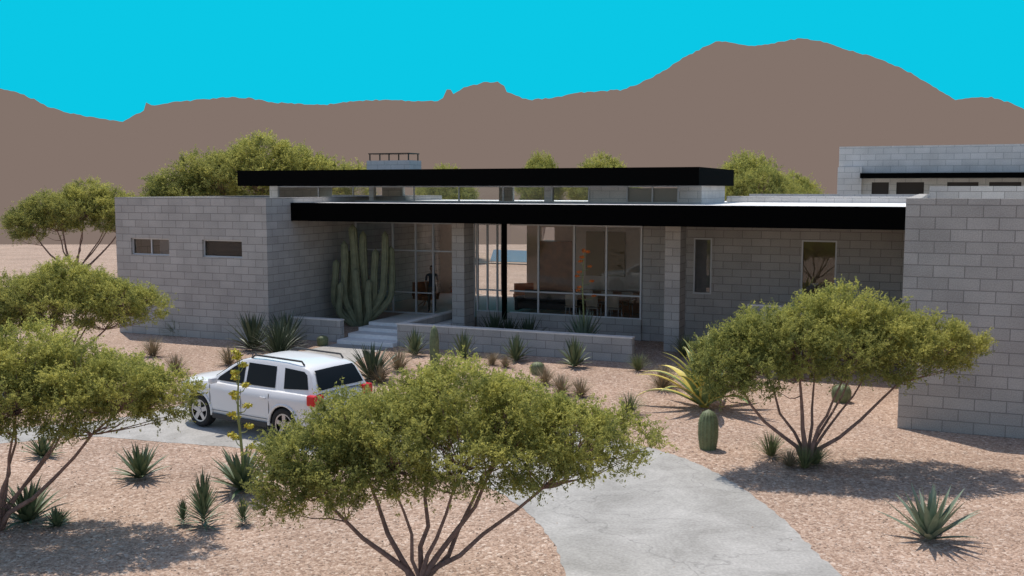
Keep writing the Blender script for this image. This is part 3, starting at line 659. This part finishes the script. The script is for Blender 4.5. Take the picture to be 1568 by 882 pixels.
bm=bmesh.new(); bm.from_mesh(bme); bmesh.ops.recalc_face_normals(bm,faces=bm.faces[:]); bm.to_mesh(bme); bm.free()
body=obj('body_raw',bme); cuts=[]
for x in (-1.315,1.315):
    for s in (-1,1):
        bm=bmesh.new(); bmesh.ops.create_cone(bm,cap_ends=True,segments=40,radius1=.415,radius2=.415,depth=.5,matrix=Matrix.Translation((x,s*.85,.37))@Matrix.Rotation(math.pi/2,4,'X'))
        cm=bpy.data.meshes.new('cut'); bm.to_mesh(cm); bm.free(); cm.materials.append(M_plastic); c=obj('cut',cm); cuts.append(c)
        md=body.modifiers.new('b','BOOLEAN'); md.operation='DIFFERENCE'; md.object=c; md.solver='EXACT'
        try: md.material_mode='TRANSFER'
        except: pass
dg=bpy.context.evaluated_depsgraph_get(); dg.update(); nb=bpy.data.meshes.new_from_object(body.evaluated_get(dg)); nb.name='body'
for c in cuts+[body]: bpy.data.objects.remove(c)
nb.polygons.foreach_set('use_smooth',[True]*len(nb.polygons)); 
try: nb.set_sharp_from_angle(angle=math.radians(32))
except: pass
obj('body',nb,car)
# cabin lofted along its length, sides share one tumblehome plane
def yy(z): return .80-(z-1.05)*.27
CS=[(-2.14,1.09),(-2.08,1.22),(-1.96,1.46),(-1.86,1.55),(-1.7,1.6),(-1.2,1.645),(-.5,1.66),(-.05,1.64),(.2,1.58),(.42,1.47),(.7,1.30),(1.06,1.085)]
V=[];F=[]
for x,zr in CS:
    z1=max(1.06,zr-.06); h=[(.80,1.03),(yy(z1),z1),(yy(z1)-.03,zr-.018),(yy(z1)-.10,zr),(.3,zr+.012),(0,zr+.015)]
    full=h+[(-y,z) for y,z in h[-2::-1]]; V+=[(x,y,z) for y,z in full]
m_=len(full)
for i in range(len(CS)-1):
    for k in range(m_-1): F.append((i*m_+k,i*m_+k+1,(i+1)*m_+k+1,(i+1)*m_+k))
cm=mk('cabin',V,F,M_paint,smooth=True)
bm=bmesh.new(); bm.from_mesh(cm); bmesh.ops.recalc_face_normals(bm,faces=bm.faces[:]); bm.to_mesh(cm); bm.free()
cm.polygons.foreach_set('use_smooth',[True]*len(cm.polygons))
try: cm.set_sharp_from_angle(angle=math.radians(40))
except: pass
obj('cabin',cm,car)
for s,nm in ((1,'left'),(-1,'right')):
    for k,P in enumerate(([(-.02,1.10),(.80,1.10),(.74,1.18),(.3,1.45),(.12,1.53),(-.02,1.55)],[(-.98,1.11),(-.10,1.10),(-.10,1.555),(-.94,1.55)],[(-1.93,1.17),(-1.24,1.12),(-1.18,1.545),(-1.74,1.515),(-1.84,1.45)])):
        obj(('front_door_glass_','rear_door_glass_','quarter_glass_')[k]+nm,mk('side_glass',[(x,s*(yy(z)+.006),z) for x,z in P],[tuple(range(len(P)))],M_cglass),car)
def strip(name,pts,off):
    V=[];F=[]
    for x,z in pts: h=yy(z)-.1; V+=[(x+off,h,z+.022),(x+off,0,z+.03),(x+off,-h,z+.022)]
    for i in range(len(pts)-1):
        for k in (0,1): F.append((3*i+k,3*i+k+1,3*i+4+k,3*i+3+k))
    obj(name,mk(name,V,F,M_cglass,smooth=True),car)
strip('windshield',[(.24,1.555),(.42,1.47),(.7,1.30),(.98,1.13)],.012)
strip('rear_window',[(-2.12,1.13),(-2.08,1.22),(-1.96,1.46),(-1.9,1.515)],-.018)
mb=MB()
for s in (-1,1):
    mb.tube([(-1.65,s*.58,1.62),(-1.58,s*.585,1.70),(-.2,s*.585,1.715),(-.08,s*.575,1.64)],[.021]*4,8)
obj('roof_rails',mb.mesh('roof_rails',[M_plastic],True),car)
mb=MB()
mb.box(-.85,.85,-.925,-.9,.27,.38); mb.box(-.85,.85,.9,.925,.27,.38)
mb.box(-2.23,-2.1,-.72,.72,.36,.56); mb.box(2.02,2.2,-.55,.55,.36,.5); mb.box(2.1,2.205,-.4,.4,.68,.8)
o=obj('bumpers_and_cladding',mb.mesh('cladding',[M_plastic]),car); md=o.modifiers.new('b','BEVEL'); md.width=.02; md.segments=2
mb=MB()
for x in (-1.32,1.32):
    for s in (-1,1):
        pts=[(x+.435*math.cos(a),s*.895,.37+.435*math.sin(a)) for a in np.linspace(-.1,math.pi+.1,19)]
        mb.tube(pts,[.034]*19,8)
obj('wheel_arch_flares',mb.mesh('flares',[M_paint],True),car)
mb=MB()
for s in (-1,1):
    for x in (.93,-.05,-.9): mb.box(x-.004,x+.004,s*.905-.006,s*.905+.006,.45,1.0)
    mb.box(-.9,.93,s*.905-.006,s*.905+.006,.446,.454)
obj('door_seams',mb.mesh('seams',[M_seam]),car)
mb=MB()
for s in (-1,1):
    for x in (.02,-.82): mb.box(x,x+.17,s*.915-.02,s*.915+.02,.88,.91)
o=obj('door_handles',mb.mesh('handles',[M_paint]),car)
mb=MB()
for s in (-1,1): mb.box(-2.21,-1.98,s*.75-.16,s*.75+.15,.86,1.08)
o=obj('tail_lamps',mb.mesh('tail',[M_red]),car); md=o.modifiers.new('b','BEVEL'); md.width=.035; md.segments=3
mb=MB(); mb.box(-2.205,-2.19,-.25,.25,.72,.86)
obj('license_plate',mb.mesh('plate',[M_plate]),car)
mb=MB()
for s in (-1,1): mb.box(1.92,2.13,s*.6-.13,s*.6+.12,.74,.9)
o=obj('head_lamps',mb.mesh('head',[M_lamp]),car); md=o.modifiers.new('b','BEVEL'); md.width=.035; md.segments=3
mb=MB()
for s in (-1,1): mb.box(.66,.78,s*.99-.1,s*.99+.09,1.06,1.19)
o=obj('door_mirrors',mb.mesh('mirrors',[M_paint]),car); md=o.modifiers.new('b','BEVEL'); md.width=.035; md.segments=3
def wheelmesh():
    mb=MB(); n=40; V=[];F=[]
    pr=[(.245,-.05),(.25,.0),(.275,.02),(.33,.02),(.36,-.005),(.367,-.05),(.367,-.17),(.35,-.21),(.2,-.22)]
    for k in range(n):
        a=2*math.pi*k/n
        for r_,y in pr: V.append((r_*math.cos(a),y,r_*math.sin(a)))
    c=len(pr)
    for k in range(n):
        for j in range(c-1): F.append((k*c+j,k*c+j+1,((k+1)%n)*c+j+1,((k+1)%n)*c+j))
    mb.add(V,F,0)
    mb.add([(.25*math.cos(2*math.pi*k/n),-.07,.25*math.sin(2*math.pi*k/n)) for k in range(n)],[tuple(range(n))],0)
    for j in range(5):
        a=2*math.pi*j/5+.3
        d=Vector((math.cos(a),0,math.sin(a))); s=Vector((-math.sin(a),0,math.cos(a)))
        P=[d*.03+s*.05,d*.245+s*.045,d*.245-s*.045,d*.03-s*.05]
        mb.add([p+Vector((0,-.005,0)) for p in P]+[p+Vector((0,-.05,0)) for p in P],[(0,1,2,3),(0,1,5,4),(1,2,6,5),(2,3,7,6),(3,0,4,7)],1)
    V=[];F=[]
    for k in range(n):
        a=2*math.pi*k/n; V+=[(.222*math.cos(a),-.002,.222*math.sin(a)),(.25*math.cos(a),.004,.25*math.sin(a))]
    for k in range(n): F.append((2*k,2*k+1,(2*k+3)%(2*n),(2*k+2)%(2*n)))
    mb.add(V,F,1)
    mb.tube([(0,-.05,0),(0,.005,0)],[.07,.06],16,1)
    return mb.mesh('wheel',[M_tyre,M_rim])
wm=wheelmesh()
for nm,x,s in (('wheel_front_left',1.315,1),('wheel_rear_left',-1.315,1),('wheel_front_right',1.315,-1),('wheel_rear_right',-1.315,-1)):
    obj(nm,wm,car,(x,s*.885,.367),(0,0,0 if s>0 else math.pi))
